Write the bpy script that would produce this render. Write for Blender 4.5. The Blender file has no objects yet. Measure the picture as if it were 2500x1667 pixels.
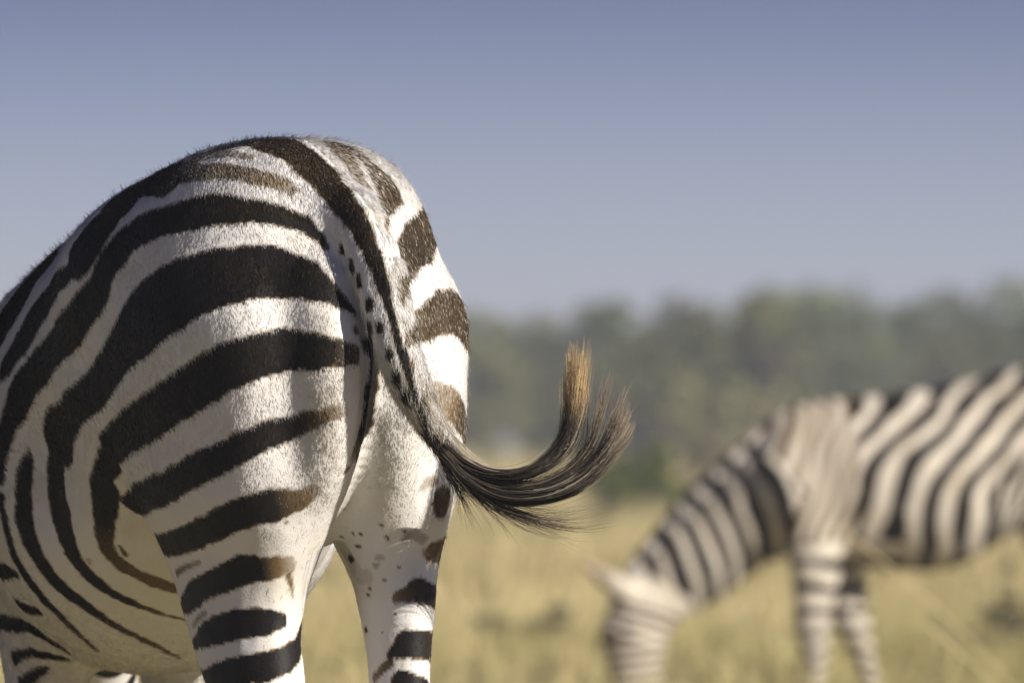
import bpy, math, random
import numpy as np
from mathutils import Vector, Matrix

R = math.radians
SC = bpy.context.scene
COL = SC.collection

# ---------------------------------------------------------------- camera, sky, sun, exposure
CAM_H = 0.84
cam_data = bpy.data.cameras.new('camera')
cam_data.lens = 300; cam_data.sensor_width = 36
cam_data.clip_start = .1; cam_data.clip_end = 20000
cam_data.dof.use_dof = True
cam_data.dof.focus_distance = 11.22
cam_data.dof.aperture_fstop = 7.0
cam_data.dof.aperture_blades = 0
cam = bpy.data.objects.new('camera', cam_data)
cam.location = (0, 0, CAM_H)
cam.rotation_euler = (R(90 + 1.07), 0, 0)
COL.objects.link(cam)
SC.camera = cam

SUN_TO = Vector((.66, -.56, .50)).normalized()
world = bpy.data.worlds.new('World'); SC.world = world; world.use_nodes = True
wn = world.node_tree.nodes; wl = world.node_tree.links
wn.clear()
w_out = wn.new('ShaderNodeOutputWorld'); w_bg = wn.new('ShaderNodeBackground'); w_sky = wn.new('ShaderNodeTexSky')
w_sky.sky_type = 'NISHITA'; w_sky.sun_disc = False
w_sky.sun_elevation = math.asin(SUN_TO.z); w_sky.sun_rotation = math.atan2(SUN_TO.x, SUN_TO.y)
w_sky.altitude = 1500; w_sky.air_density = 1.0; w_sky.dust_density = 1.0; w_sky.ozone_density = 2.0
w_bg.inputs['Strength'].default_value = .08
# dusty lavender air low over the plain, clear blue above it
w_tc = wn.new('ShaderNodeTexCoord'); w_sep = wn.new('ShaderNodeSeparateXYZ'); w_rmp = wn.new('ShaderNodeValToRGB'); w_mr = wn.new('ShaderNodeMapRange')
wl.new(w_tc.outputs['Generated'], w_sep.inputs[0]); wl.new(w_sep.outputs['Z'], w_mr.inputs[0])
w_mr.inputs[1].default_value = 0.0; w_mr.inputs[2].default_value = .08
els = w_rmp.color_ramp.elements
els[0].position = 0; els[0].color = (.60, .565, .74, 1); els[1].position = 1; els[1].color = (.096, .110, .242, 1)
e = els.new(.28); e.color = (.475, .455, .63, 1)
e = els.new(.72); e.color = (.124, .140, .282, 1)
w_mul = wn.new('ShaderNodeMix'); w_mul.data_type = 'RGBA'; w_mul.blend_type = 'MULTIPLY'; w_mul.inputs[0].default_value = 1
wl.new(w_mr.outputs[0], w_rmp.inputs[0]); wl.new(w_sky.outputs[0], w_mul.inputs[6]); wl.new(w_rmp.outputs[0], w_mul.inputs[7])
wl.new(w_mul.outputs[2], w_bg.inputs['Color']); wl.new(w_bg.outputs[0], w_out.inputs['Surface'])

sun_data = bpy.data.lights.new('sun', 'SUN'); sun_data.energy = 3.75; sun_data.angle = R(.53); sun_data.color = (1.0, .92, .81)
sun = bpy.data.objects.new('sun', sun_data); sun.rotation_euler = (-SUN_TO).to_track_quat('-Z', 'Y').to_euler(); sun.location = (20, -10, 30)
COL.objects.link(sun)

SC.view_settings.view_transform = 'Standard'; SC.view_settings.look = 'None'
SC.view_settings.exposure = 1.12; SC.view_settings.gamma = 1; SC.view_settings.use_curve_mapping = False
SC.render.engine = 'CYCLES'
SC.cycles.use_denoising = True
SC.cycles.max_bounces = 8; SC.cycles.diffuse_bounces = 3; SC.cycles.transparent_max_bounces = 8
SC.cycles.sample_clamp_indirect = 6

# ---------------------------------------------------------------- zebra body: an implicit surface, meshed
# zebra space: a = forward from the buttocks, b = to its left, z = up (metres)
def crom(xs, ys):
    """smooth interpolation table (monotone-ish cubic)"""
    xs = np.array(xs, float); ys = np.array(ys, float)
    d = np.gradient(ys, xs)
    def f(x):
        x = np.clip(x, xs[0], xs[-1])
        i = np.clip(np.searchsorted(xs, x) - 1, 0, len(xs) - 2)
        h = xs[i + 1] - xs[i]; t = (x - xs[i]) / h
        t2 = t * t; t3 = t2 * t
        return ((2*t3 - 3*t2 + 1) * ys[i] + (t3 - 2*t2 + t) * h * d[i]
                + (-2*t3 + 3*t2) * ys[i + 1] + (t3 - t2) * h * d[i + 1])
    return f

def smin(x, y, k):
    h = np.clip(.5 + .5 * (y - x) / k, 0, 1)
    return y + (x - y) * h - k * h * (1 - h)

def smax(x, y, k):
    return -smin(-x, -y, k)

TRUNK = dict(  # a, top, bottom, half width, exponent
    a=[.03, .07, .12, .20, .28, .40, .55, .72, .88, 1.02, 1.16, 1.28, 1.38, 1.46],
    top=[1.13, 1.205, 1.272, 1.318, 1.326, 1.314, 1.284, 1.243, 1.216, 1.200, 1.188, 1.145, 1.04, .94],
    bot=[.98, .93, .89, .86, .84, .80, .70, .610, .600, .615, .645, .68, .73, .80],
    w=[.06, .115, .155, .195, .215, .228, .246, .272, .266, .240, .215, .180, .140, .08],
    e=[2.2, 2.3, 2.4, 2.45, 2.45, 2.4, 2.3, 2.15, 2.1, 2.1, 2.1, 2.1, 2.0, 2.0])

def trunk_sdf(A, B, Z, bend):
    ft, fb, fw, fe = (crom(TRUNK['a'], TRUNK[k]) for k in ('top', 'bot', 'w', 'e'))
    av = A[:, 0, 0]
    t = ft(av)[:, None, None]; bo = fb(av)[:, None, None]; w = fw(av)[:, None, None]; e = fe(av)[:, None, None]
    off = bend(av)[:, None, None]
    zc = (t + bo) / 2; h = (t - bo) / 2
    u = np.abs(B - off) / w; v = np.abs(Z - zc) / h
    k0 = (u**e + v**e + 1e-9) ** (1 / e)
    d = (k0 - 1) * np.minimum(h, w)
    over = np.maximum(TRUNK['a'][0] - A, A - TRUNK['a'][-1])
    return np.maximum(d, over)

def limb_sdf(A, B, Z, tab, bend=None):
    """limb as a stack of ellipses: rows z, a, b, ra, rb"""
    tab = np.array(sorted(tab))
    zs = tab[:, 0]
    ca, cb, ra, rb = (crom(zs, tab[:, i])(Z[0, 0, :])[None, None, :] for i in range(1, 5))
    u = (A - ca) / ra; v = (B - cb) / rb
    k0 = np.sqrt(u*u + v*v + 1e-9); k1 = np.sqrt((u/ra)**2 + (v/rb)**2 + 1e-9)
    d = k0 * (k0 - 1) / k1
    d = np.where(k0 < .5, -np.minimum(ra, rb) * (1 - k0), d)
    over = np.maximum(zs[0] - Z, Z - zs[-1])
    return np.maximum(d, over)

def seg_sdf(A, B, Z, p, q):
    """tapered elliptical rod: (a,b,z, r_in_plane, r_side); the in-plane axis lies in the a-z plane"""
    p = np.array(p, float); q = np.array(q, float)
    ax = q[:3] - p[:3]; L = np.linalg.norm(ax); ax /= L
    side = np.array([0., 1., 0.]); side -= ax * side.dot(ax); side /= np.linalg.norm(side)
    up = np.cross(ax, side)
    X, Y, W = A - p[0], B - p[1], Z - p[2]
    l = X*ax[0] + Y*ax[1] + W*ax[2]
    t = np.clip(l / L, 0, 1)
    ru = p[3] + (q[3] - p[3]) * t; rs = p[4] + (q[4] - p[4]) * t
    dl = l - t * L
    u = (X*up[0] + Y*up[1] + W*up[2]) / ru; s = (X*side[0] + Y*side[1] + W*side[2]) / rs
    rm = np.minimum(ru, rs)
    k0 = np.sqrt(u*u + s*s + (dl / rm)**2 + 1e-9)
    k1 = np.sqrt((u/ru)**2 + (s/rs)**2 + (dl / rm / rm)**2 + 1e-9)
    return np.where(k0 < .5, -rm * (1 - k0), k0 * (k0 - 1) / k1)

def ell_sdf(A, B, Z, c, r):
    u, v, w = (A - c[0]) / r[0], (B - c[1]) / r[1], (Z - c[2]) / r[2]
    k0 = np.sqrt(u*u + v*v + w*w + 1e-9)
    k1 = np.sqrt((u/r[0])**2 + (v/r[1])**2 + (w/r[2])**2 + 1e-9)
    return np.where(k0 < .5, -min(r) * (1 - k0), k0 * (k0 - 1) / k1)

def chain(A, B, Z, pts, k):
    d = None
    for p, q in zip(pts[:-1], pts[1:]):
        s = seg_sdf(A, B, Z, p, q)
        d = s if d is None else smin(d, s, k)
    return d

def surface_nets(F, org, h):
    """naive surface nets: verts, quads"""
    neg = F < 0
    nx, ny, nz = F.shape
    c = np.zeros((nx-1, ny-1, nz-1), np.int8)
    for i in (0, 1):
        for j in (0, 1):
            for k in (0, 1):
                c += neg[i:nx-1+i, j:ny-1+j, k:nz-1+k]
    act = (c > 0) & (c < 8)
    I = np.argwhere(act)
    idx = -np.ones(act.shape, np.int64); idx[act] = np.arange(len(I))
    acc = np.zeros((len(I), 3)); cnt = np.zeros(len(I))
    cor = [(i, j, k) for i in (0, 1) for j in (0, 1) for k in (0, 1)]
    for p in cor:
        for ax in range(3):
            if p[ax]: continue
            q = list(p); q[ax] = 1
            f0 = F[I[:, 0]+p[0], I[:, 1]+p[1], I[:, 2]+p[2]]
            f1 = F[I[:, 0]+q[0], I[:, 1]+q[1], I[:, 2]+q[2]]
            m = (f0 < 0) != (f1 < 0)
            t = f0[m] / (f0[m] - f1[m])
            pos = np.tile(np.array(p, float), (m.sum(), 1)); pos[:, ax] += t
            acc[m] += pos; cnt[m] += 1
    V = (I + acc / cnt[:, None]) * h + org
    quads = []
    for ax in range(3):
        o1, o2 = [(1, 2), (2, 0), (0, 1)][ax]
        sl0 = [slice(None)]*3; sl1 = [slice(None)]*3
        sl0[ax] = slice(0, -1); sl1[ax] = slice(1, None)
        a0 = neg[tuple(sl0)]; a1 = neg[tuple(sl1)]
        E = np.argwhere(a0 != a1)
        E = E[(E[:, o1] > 0) & (E[:, o2] > 0) & (E[:, o1] < F.shape[o1]-1) & (E[:, o2] < F.shape[o2]-1)]
        flip = a0[E[:, 0], E[:, 1], E[:, 2]]
        def g(d1, d2):
            e = E.copy(); e[:, o1] += d1; e[:, o2] += d2
            return idx[e[:, 0], e[:, 1], e[:, 2]]
        Q = np.stack([g(-1, -1), g(0, -1), g(0, 0), g(-1, 0)], 1)
        Q[~flip] = Q[~flip][:, ::-1]
        quads.append(Q)
    return V, np.concatenate(quads)

def zebra_field(A, B, Z, pose):
    bend = crom(*pose['bend'])
    d = trunk_sdf(A, B, Z, bend)
    for c, r, k in pose.get('hollows', ()):
        d = smax(d, -ell_sdf(A, B, Z, c, r), k)
    for side, key in ((1, 'hind_left'), (-1, 'hind_right')):
        d = smin(d, limb_sdf(A, B, Z, pose[key]), .014)
    for key in ('fore_left', 'fore_right'):
        d = smin(d, limb_sdf(A, B, Z, pose[key]), .035)
    for tab in pose.get('hams', ()):
        d = smin(d, limb_sdf(A, B, Z, tab), .03)
    for c, r, k in pose.get('bulges', ()):
        d = smin(d, ell_sdf(A, B, Z, c, r), k)
    d = smin(d, chain(A, B, Z, pose['neck'], .05), .07)
    hd = chain(A, B, Z, pose['head'], .025)
    d = smin(d, hd, .03)
    for ear in pose['ears']:
        d = smin(d, seg_sdf(A, B, Z, *ear), .012)
    dk = np.array(pose['dock']); tt = np.arange(len(dk))
    fine = np.stack([crom(tt, dk[:, i])(np.linspace(0, tt[-1], 18)) for i in range(5)], 1)
    near_root = np.clip((Z - 1.15) / .06, 0, 1)
    d = smin(d, chain(A, B, Z, fine.tolist(), .008), .012 + .035 * near_root)
    return d

def zebra_mesh(pose, lo, hi, h):
    n = [int((hi[i] - lo[i]) / h) + 1 for i in range(3)]
    ax = [(lo[i] + h * np.arange(n[i])).astype(np.float32) for i in range(3)]
    A = ax[0][:, None, None] + np.zeros((1, n[1], n[2]), np.float32)
    B = ax[1][None, :, None] + np.zeros((n[0], 1, n[2]), np.float32)
    Z = ax[2][None, None, :] + np.zeros((n[0], n[1], 1), np.float32)
    F = zebra_field(A, B, Z, pose)
    return surface_nets(F, np.array(lo, float), h)

def fore_leg(a, b, foot=0., knee=0.):
    return [(1.12, a+.10, b*.6, .05, .03), (1.02, a+.10, b*.8, .10, .06), (.95, a+.08, b*.9, .12, .075), (.85, a+.04, b*.95, .12, .078), (.75, a, b, .115, .075),
            (.66, a-.015, b, .100, .066), (.57, a+knee*.4-.01, b, .068, .052), (.46, a+.01+knee, b, .040, .037), (.40, a+.015+knee, b, .041, .040),
            (.35, a+.01+knee*.8, b, .036, .034), (.28, a+knee*.5+foot*.3, b, .027, .025), (.17, a+foot*.7, b, .028, .026),
            (.13, a+foot*.8, b, .036, .033), (.08, a+.015+foot, b, .031, .030), (.05, a+.03+foot, b, .040, .037), (0., a+.045+foot, b, .054, .047)]

HAM = [(1.20, .11, .025, .03, .02), (1.14, .085, .042, .070, .050), (1.05, .068, .044, .098, .060), (.95, .070, .046, .098, .056),
       (.87, .090, .052, .090, .052), (.80, .125, .062, .078, .048), (.72, .155, .078, .060, .042), (.64, .16, .088, .03, .03)]
HAM_RIGHT = [(z, a + .02, -b - .012, ra, rb) for z, a, b, ra, rb in HAM[:5]] + [(.80, .125, -.082, .066, .048), (.72, .105, -.085, .04, .03)]
PERINEUM = [(1.16, .13, 0, .03, .03), (1.10, .115, 0, .065, .035), (1.0, .115, 0, .078, .034), (.92, .13, 0, .075, .032), (.84, .16, 0, .06, .028), (.78, .2, 0, .04, .02)]

POSE_NEAR = dict(
    bend=([.4, .6, .8, 1.0, 1.2, 1.35, 1.5], [0, -.008, -.028, -.06, -.105, -.15, -.19]),
    hind_left=[(1.27, .27, .03, .04, .03), (1.20, .27, .080, .14, .08), (1.10, .27, .112, .22, .108), (1.0, .275, .113, .240, .105), (.926, .28, .110, .240, .100),
               (.86, .26, .106, .222, .092), (.817, .245, .100, .198, .086), (.76, .235, .092, .168, .070), (.70, .22, .092, .137, .062),
               (.60, .17, .092, .108, .056), (.53, .12, .092, .078, .047), (.48, .10, .092, .060, .042), (.43, .105, .092, .048, .038),
               (.36, .125, .092, .036, .030), (.27, .14, .092, .031, .026), (.18, .155, .092, .031, .027), (.13, .165, .092, .040, .034),
               (.08, .19, .092, .033, .031), (.05, .205, .092, .042, .038), (0., .225, .092, .056, .048)],
    hind_right=[(1.27, .27, -.03, .04, .03), (1.20, .27, -.080, .14, .08), (1.10, .275, -.114, .22, .108), (1.0, .265, -.112, .235, .105), (.926, .24, -.108, .215, .100),
                (.86, .20, -.104, .175, .086), (.817, .17, -.098, .145, .070), (.76, .14, -.092, .104, .052), (.70, .10, -.083, .080, .042),
                (.60, .07, -.075, .060, .035), (.53, .045, -.074, .056, .036), (.48, .035, -.074, .054, .037), (.43, .045, -.074, .045, .034),
                (.36, .055, -.074, .034, .028), (.27, .055, -.074, .030, .025), (.18, .06, -.074, .030, .026), (.13, .07, -.074, .039, .033),
                (.08, .095, -.074, .032, .030), (.05, .11, -.074, .041, .037), (0., .13, -.074, .055, .047)],
    fore_left=fore_leg(1.0, .06), fore_right=fore_leg(1.04, -.165, .03),
    hams=[HAM, HAM_RIGHT, PERINEUM],
    bulges=[((.40, .0, .755), (.07, .05, .05), .03), ((.46, .16, 1.14), (.08, .06, .07), .09), ((.46, -.16, 1.14), (.08, .06, .07), .09)],
    neck=[(1.22, -.12, 1.0, .20, .12), (1.45, -.19, .90, .17, .095), (1.62, -.25, .72, .145, .08), (1.72, -.29, .56, .125, .075)],
    head=[(1.72, -.29, .54, .115, .075), (1.80, -.31, .42, .105, .07), (1.86, -.32, .26, .075, .055), (1.89, -.325, .12, .058, .05), (1.885, -.325, .07, .05, .045)],
    ears=[((1.74, -.235, .60, .022, .018), (1.80, -.19, .72, .008, .014)), ((1.74, -.345, .60, .022, .018), (1.80, -.39, .72, .008, .014))],
    hollows=[((.56, .285, .86), (.10, .075, .13), .06), ((.56, -.285, .86), (.10, .075, .13), .06)],
    dock=[(.13, -.005, 1.228, .036, .036), (.045, -.004, 1.205, .037, .036), (-.030, .0, 1.135, .031, .033), (-.072, .0, 1.06, .026, .029),
          (-.088, -.010, 1.01, .023, .025), (-.095, -.028, .965, .019, .020), (-.097, -.062, .914, .013, .014), (-.097, -.085, .885, .007, .007)])
STRIPES = [  # coat markings of the near zebra, points on its skin: a, b, z, half width (mm), darkness (%)
    [(-14, 27, 1085, 2.3, 100), (-10, 46, 1102, 10.7, 100), (3, 65, 1116, 18.7, 100), (39, 84, 1134, 31.2, 100), (74, 116, 1141, 40.6, 100), (95, 151, 1138, 46.0, 100), (128, 181, 1129, 48.6, 100), (168, 202, 1115, 53.4, 100), (213, 216, 1099, 55.0, 100), (262, 224, 1077, 51.4, 100), (307, 224, 1051, 38.8, 100), (351, 223, 1023, 31.8, 100), (400, 225, 993, 28.7, 100), (459, 229, 971, 28.2, 100), (541, 216, 940, 31.8, 100), (556, 213, 928, 43.1, 100), (575, 209, 905, 21.5, 100), (588, 208, 880, 20.5, 100), (590, 204, 849, 21.4, 100), (586, 200, 819, 21.9, 100), (585, 194, 792, 17.9, 100), (584, 188, 774, 14.9, 100), (586, 174, 752, 13.0, 100), (585, 159, 737, 12.2, 100), (581, 133, 719, 8.6, 100), (580, 105, 704, 9.1, 100), (580, 79, 694, 5.6, 80), (585, 32, 680, 3.9, 60), (590, 3, 676, 3.8, 60), (596, -26, 672, 3.7, 60), (603, -54, 670, 3.6, 60)],
    [(-31, 33, 1032, 12.7, 80), (-31, 57, 1033, 19.2, 90), (-6, 85, 1036, 25.0, 100), (30, 110, 1039, 27.6, 100), (47, 147, 1030, 30.2, 100), (79, 174, 1015, 32.0, 100), (127, 195, 992, 33.2, 100), (188, 208, 969, 32.6, 100), (262, 213, 948, 32.6, 100), (350, 207, 927, 29.3, 100), (411, 203, 908, 24.0, 100)],
    [(409, 198, 899, 24.7, 100), (443, 199, 880, 19.1, 100), (461, 191, 856, 28.0, 100), (474, 185, 839, 25.5, 97), (494, 177, 814, 19.4, 97), (515, 167, 787, 13.7, 82), (526, 152, 766, 12.2, 77), (527, 133, 751, 13.5, 72), (525, 110, 739, 10.2, 67), (524, 89, 731, 12.0, 62), (525, 61, 722, 11.7, 62), (527, 32, 716, 11.3, 62)],
    [(-29, 52, 959, 9.7, 32), (-16, 73, 951, 10.6, 60), (15, 92, 941, 15.4, 90), (41, 122, 930, 18.5, 100), (62, 151, 914, 20.8, 100), (106, 176, 893, 22.3, 100), (166, 192, 874, 22.4, 100), (248, 196, 854, 22.4, 100), (340, 186, 843, 22.2, 100), (436, 159, 832, 19.0, 100)],
    [(12, 68, 857, 7.6, 32), (29, 86, 843, 13.6, 65), (48, 122, 833, 23.5, 100), (71, 145, 827, 21.5, 100), (121, 164, 810, 20.8, 100), (180, 172, 795, 18.4, 100), (267, 170, 783, 17.2, 100), (345, 155, 781, 16.1, 100)],
    [(196, 160, 759, 3.2, 35), (246, 160, 752, 4.2, 50), (296, 152, 743, 5.4, 55), (518, 65, 728, 2.7, 45)],
    [(65, 84, 757, 11.4, 35), (71, 104, 753, 16.0, 60), (86, 121, 750, 18.0, 100), (108, 135, 750, 20.8, 100), (141, 146, 740, 19.2, 100), (185, 154, 728, 17.5, 100), (221, 156, 718, 20.0, 100), (261, 152, 706, 17.7, 100), (298, 142, 696, 8.3, 100), (323, 129, 692, 8.0, 100)],
    [(70, 87, 744, 5.5, 60), (78, 78, 726, 3.0, 60), (85, 74, 712, 1.8, 40)],
    [(84, 87, 683, 8.6, 100), (90, 112, 682, 17.6, 100), (123, 136, 677, 21.0, 100), (165, 148, 670, 19.6, 100), (207, 151, 661, 15.0, 100), (235, 149, 653, 8.7, 100), (262, 142, 648, 8.4, 100), (287, 129, 643, 8.2, 100), (308, 113, 644, 7.9, 100), (320, 93, 651, 7.7, 100)],
    [(193, 152, 693, 4.2, 40), (225, 152, 682, 4.8, 40), (246, 149, 673, 3.9, 30)],
    [(149, 35, 686, 12.3, 100), (125, 44, 671, 12.7, 100), (104, 56, 656, 13.1, 100), (88, 66, 646, 13.5, 100), (71, 91, 630, 16.9, 100), (79, 116, 621, 20.5, 100), (115, 139, 616, 18.8, 100), (168, 149, 608, 18.2, 100), (206, 145, 603, 14.9, 100), (233, 138, 602, 14.5, 100), (258, 127, 604, 14.0, 100), (281, 112, 610, 13.6, 100), (298, 95, 622, 13.2, 100)],
    [(43, 42, 1170, 3.9, 80), (59, 48, 1187, 6.5, 95), (78, 62, 1206, 12.3, 95), (95, 85, 1217, 15.8, 95), (114, 110, 1222, 18.7, 95), (141, 137, 1225, 22.1, 95), (178, 160, 1226, 26.8, 95), (220, 181, 1219, 25.2, 95), (272, 195, 1209, 25.2, 95), (318, 204, 1198, 28.1, 95), (342, 214, 1181, 30.5, 95), (357, 222, 1164, 26.6, 95), (366, 228, 1143, 24.1, 95), (375, 232, 1121, 26.0, 95), (412, 239, 1097, 28.5, 95), (448, 241, 1076, 29.9, 95), (500, 239, 1057, 29.9, 95), (551, 239, 1032, 28.0, 95), (593, 242, 1013, 25.0, 95), (624, 244, 992, 26.7, 95), (644, 246, 970, 25.9, 95), (666, 249, 945, 18.3, 95), (678, 250, 921, 16.3, 95), (690, 250, 896, 11.1, 95), (700, 249, 869, 11.7, 95)],
    [(700, 246, 849, 10.2, 100), (702, 242, 829, 9.4, 100), (702, 235, 802, 9.8, 100), (711, 220, 764, 10.7, 100), (707, 204, 735, 11.6, 100), (699, 185, 710, 11.7, 100), (695, 160, 684, 8.7, 90), (703, 131, 658, 7.1, 80), (715, 93, 634, 5.6, 70)],
    [(635, 229, 913, 3.9, 70), (641, 229, 895, 11.1, 100), (648, 230, 877, 14.2, 100), (655, 229, 849, 16.1, 100), (659, 226, 813, 18.9, 100), (658, 220, 789, 17.6, 100), (653, 211, 769, 17.1, 100), (651, 201, 750, 16.9, 100), (647, 185, 731, 14.7, 100), (640, 163, 710, 13.2, 100), (635, 142, 694, 11.3, 100), (636, 112, 675, 8.3, 90), (641, 73, 656, 5.9, 80), (658, 24, 637, 5.1, 70), (685, -18, 623, 3.4, 60)],
    [(293, 109, 1306, 18.3, 70), (292, 158, 1271, 32.5, 90), (378, 149, 1273, 33.7, 100), (403, 165, 1260, 60.0, 100), (407, 189, 1239, 26.9, 100), (404, 210, 1215, 32.2, 100), (417, 223, 1198, 41.0, 100), (429, 233, 1179, 42.0, 100), (435, 239, 1162, 21.5, 100), (466, 243, 1144, 14.0, 100), (549, 231, 1127, 27.9, 100), (593, 228, 1104, 28.6, 100), (615, 233, 1085, 33.6, 100), (630, 238, 1066, 31.3, 100), (652, 241, 1050, 23.6, 100), (670, 245, 1033, 22.6, 100), (694, 246, 1019, 15.5, 100)],
    [(500, 230, 1177, 11.6, 100), (683, 182, 1164, 26.2, 100), (764, 173, 1147, 38.1, 100), (769, 184, 1132, 96.0, 100), (777, 195, 1113, 73.6, 100), (785, 202, 1098, 83.2, 100), (791, 209, 1082, 83.1, 100)],
    [(300, 99, 1311, 15.9, 80), (266, 86, 1315, 22.1, 85), (241, 66, 1319, 27.1, 90), (205, 45, 1317, 35.8, 95), (154, 33, 1297, 27.9, 95), (111, 20, 1271, 22.8, 100), (74, 18, 1249, 19.3, 100), (29, 21, 1226, 17.6, 100), (-5, 19, 1202, 14.4, 100), (-29, 19, 1181, 13.2, 100), (-49, 16, 1156, 11.7, 100), (-66, 15, 1129, 10.7, 100), (-81, 13, 1103, 6.6, 100), (-95, 10, 1071, 4.3, 100), (-108, 4, 1032, 3.6, 100), (-106, 4, 1039, 6.6, 100), (-112, -5, 1008, 5.4, 100), (-114, -13, 980, 5.3, 100)],
    [(379, 136, 1283, 12.1, 50), (322, 125, 1297, 20.0, 42), (259, 118, 1300, 12.5, 40), (213, 103, 1301, 8.4, 38), (184, 91, 1296, 8.8, 33)],
    [(375, 155, 1269, 23.5, 90), (323, 159, 1271, 20.3, 80), (274, 152, 1276, 17.4, 75), (227, 142, 1277, 17.6, 70), (190, 124, 1278, 14.0, 62), (162, 109, 1274, 14.0, 60), (140, 94, 1267, 13.2, 55), (126, 79, 1262, 11.9, 55), (112, 65, 1253, 9.0, 45), (105, 59, 1248, 4.9, 35)],
    [(210, -31, 1320, 14.4, 55), (161, -33, 1301, 17.6, 50), (128, -30, 1283, 13.3, 50), (93, -29, 1259, 11.5, 42)],
    [(198, -46, 1315, 11.5, 75), (174, -57, 1303, 11.8, 75), (151, -65, 1289, 12.2, 75), (129, -76, 1266, 23.7, 80), (115, -78, 1250, 25.8, 85), (83, -57, 1228, 12.3, 85), (-1, -23, 1209, 4.9, 60), (-19, -17, 1193, 3.5, 50)],
    [(253, -183, 1230, 24.6, 85), (225, -179, 1226, 25.3, 85), (197, -171, 1220, 26.1, 85), (170, -162, 1213, 26.9, 85), (145, -150, 1205, 27.8, 85), (95, -113, 1183, 32.2, 90), (73, -91, 1170, 25.7, 90), (48, -74, 1149, 17.2, 85), (-65, -19, 1125, 12.0, 70), (-82, -6, 1105, 5.0, 45)],
    [(179, -216, 1064, 36.5, 85), (151, -209, 1070, 37.6, 85), (124, -199, 1075, 38.8, 85), (100, -186, 1081, 40.0, 85), (78, -170, 1084, 41.2, 85), (57, -140, 1092, 31.9, 85), (36, -108, 1083, 25.6, 82), (2, -77, 1071, 21.9, 80), (-84, -27, 1064, 13.8, 70), (-103, -8, 1052, 7.5, 50), (-104, -4, 1050, 4.1, 40)],  # right hip stripe: its sunlit grey is painted in as lower darkness
    [(139, -193, 902, 20.3, 80), (113, -188, 915, 21.0, 80), (89, -179, 928, 21.6, 80), (67, -168, 942, 22.3, 80), (46, -152, 953, 23.0, 80), (30, -129, 971, 23.3, 50), (14, -100, 978, 21.9, 42), (-115, -26, 977, 10.8, 35)],
    [(27, -116, 855, 11.8, 60), (29, -119, 842, 19.8, 80), (29, -117, 831, 14.6, 80), (28, -113, 825, 7.0, 65), (28, -111, 819, 2.4, 50)],
    [(23, -85, 855, 5.1, 30), (22, -97, 865, 8.1, 35), (24, -108, 866, 5.5, 50)],
    [(46, -66, 787, 2.9, 35), (38, -73, 795, 5.2, 40), (33, -80, 797, 7.2, 30), (32, -94, 788, 5.0, 30)],
    [(36, -94, 771, 6.7, 45), (39, -107, 772, 14.6, 60), (58, -128, 775, 18.3, 85), (79, -141, 782, 17.8, 85), (104, -151, 790, 17.2, 85), (131, -159, 800, 16.7, 85), (158, -165, 811, 16.2, 85)],
    [(120, -126, 703, 15.0, 90), (92, -127, 704, 15.4, 90), (66, -123, 707, 15.9, 90), (45, -114, 712, 16.4, 90), (32, -103, 715, 16.9, 90), (27, -83, 722, 17.9, 85), (32, -69, 718, 10.8, 75), (41, -59, 714, 8.2, 60), (46, -54, 707, 2.6, 50)],
    [(124, -108, 654, 18.6, 90), (97, -114, 650, 19.2, 90), (69, -114, 649, 19.8, 90), (46, -109, 648, 20.4, 90), (32, -102, 648, 21.0, 90), (16, -76, 650, 20.0, 95), (23, -61, 652, 18.7, 100), (34, -52, 643, 11.2, 100), (43, -47, 637, 6.0, 100), (41, -47, 627, 6.8, 70), (56, -42, 618, 6.6, 55), (78, -40, 604, 6.3, 50)],
    [(79, -103, 538, 8.5, 100), (61, -109, 555, 8.8, 100), (41, -107, 573, 9.0, 100), (25, -100, 587, 9.3, 100), (16, -91, 595, 9.6, 100), (11, -70, 600, 13.3, 100), (21, -56, 602, 15.2, 100), (32, -48, 602, 10.6, 100)],
    [(-65, 31, 1072, 9.6, 100), (-60, 28, 1057, 12.5, 100), (3, -7, 1041, 16.3, 100), (-4, 0, 1023, 15.1, 100), (-5, 2, 999, 17.5, 100), (-2, 4, 974, 17.2, 100), (-7, 5, 986, 20.9, 100), (-4, 7, 962, 21.6, 100), (6, 8, 931, 26.6, 95), (5, 12, 915, 22.2, 80), (-4, 28, 896, 6.7, 35)],
    [(22, 32, 1177, 7.2, 100), (22, 30, 1167, 8.7, 100)],
    [(-11, 34, 1156, 8.3, 100), (-9, 32, 1144, 15.4, 100)],
    [(-36, 34, 1134, 7.0, 100), (-38, 33, 1120, 8.3, 100)],
    [(-64, 31, 1105, 6.3, 100), (-67, 30, 1091, 6.6, 100)],
    [(-84, 25, 1074, 5.8, 100), (-86, 25, 1060, 6.0, 100)],
    [(-98, 18, 1044, 5.4, 100), (-99, 17, 1028, 5.7, 100)],
    [(-103, 12, 1012, 6.6, 100), (-100, 9, 995, 7.3, 100)],
    [(-108, 0, 987, 7.6, 100), (-104, -2, 972, 8.6, 100)],
    [(-93, -4, 1079, 3.1, 50), (-96, -5, 1071, 3.1, 50)],
    [(-110, -9, 1026, 4.6, 50), (-112, -10, 1012, 4.4, 50)],
    [(-80, -6, 1111, 2.9, 40), (-84, -6, 1099, 2.9, 40)],
    [(-102, -7, 1055, 3.5, 45), (-105, -8, 1045, 3.5, 45)],
    [(-22, 31, 1069, 4.8, 60), (-24, 30, 1059, 5.1, 60)],
    [(-114, -10, 985, 4.4, 90), (-113, -14, 972, 4.8, 90), (-111, -21, 954, 6.0, 90), (-106, -29, 934, 8.3, 90), (-95, -41, 915, 25.3, 80), (-97, -54, 902, 9.7, 90), (28, -123, 890, 9.4, 90)],
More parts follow.
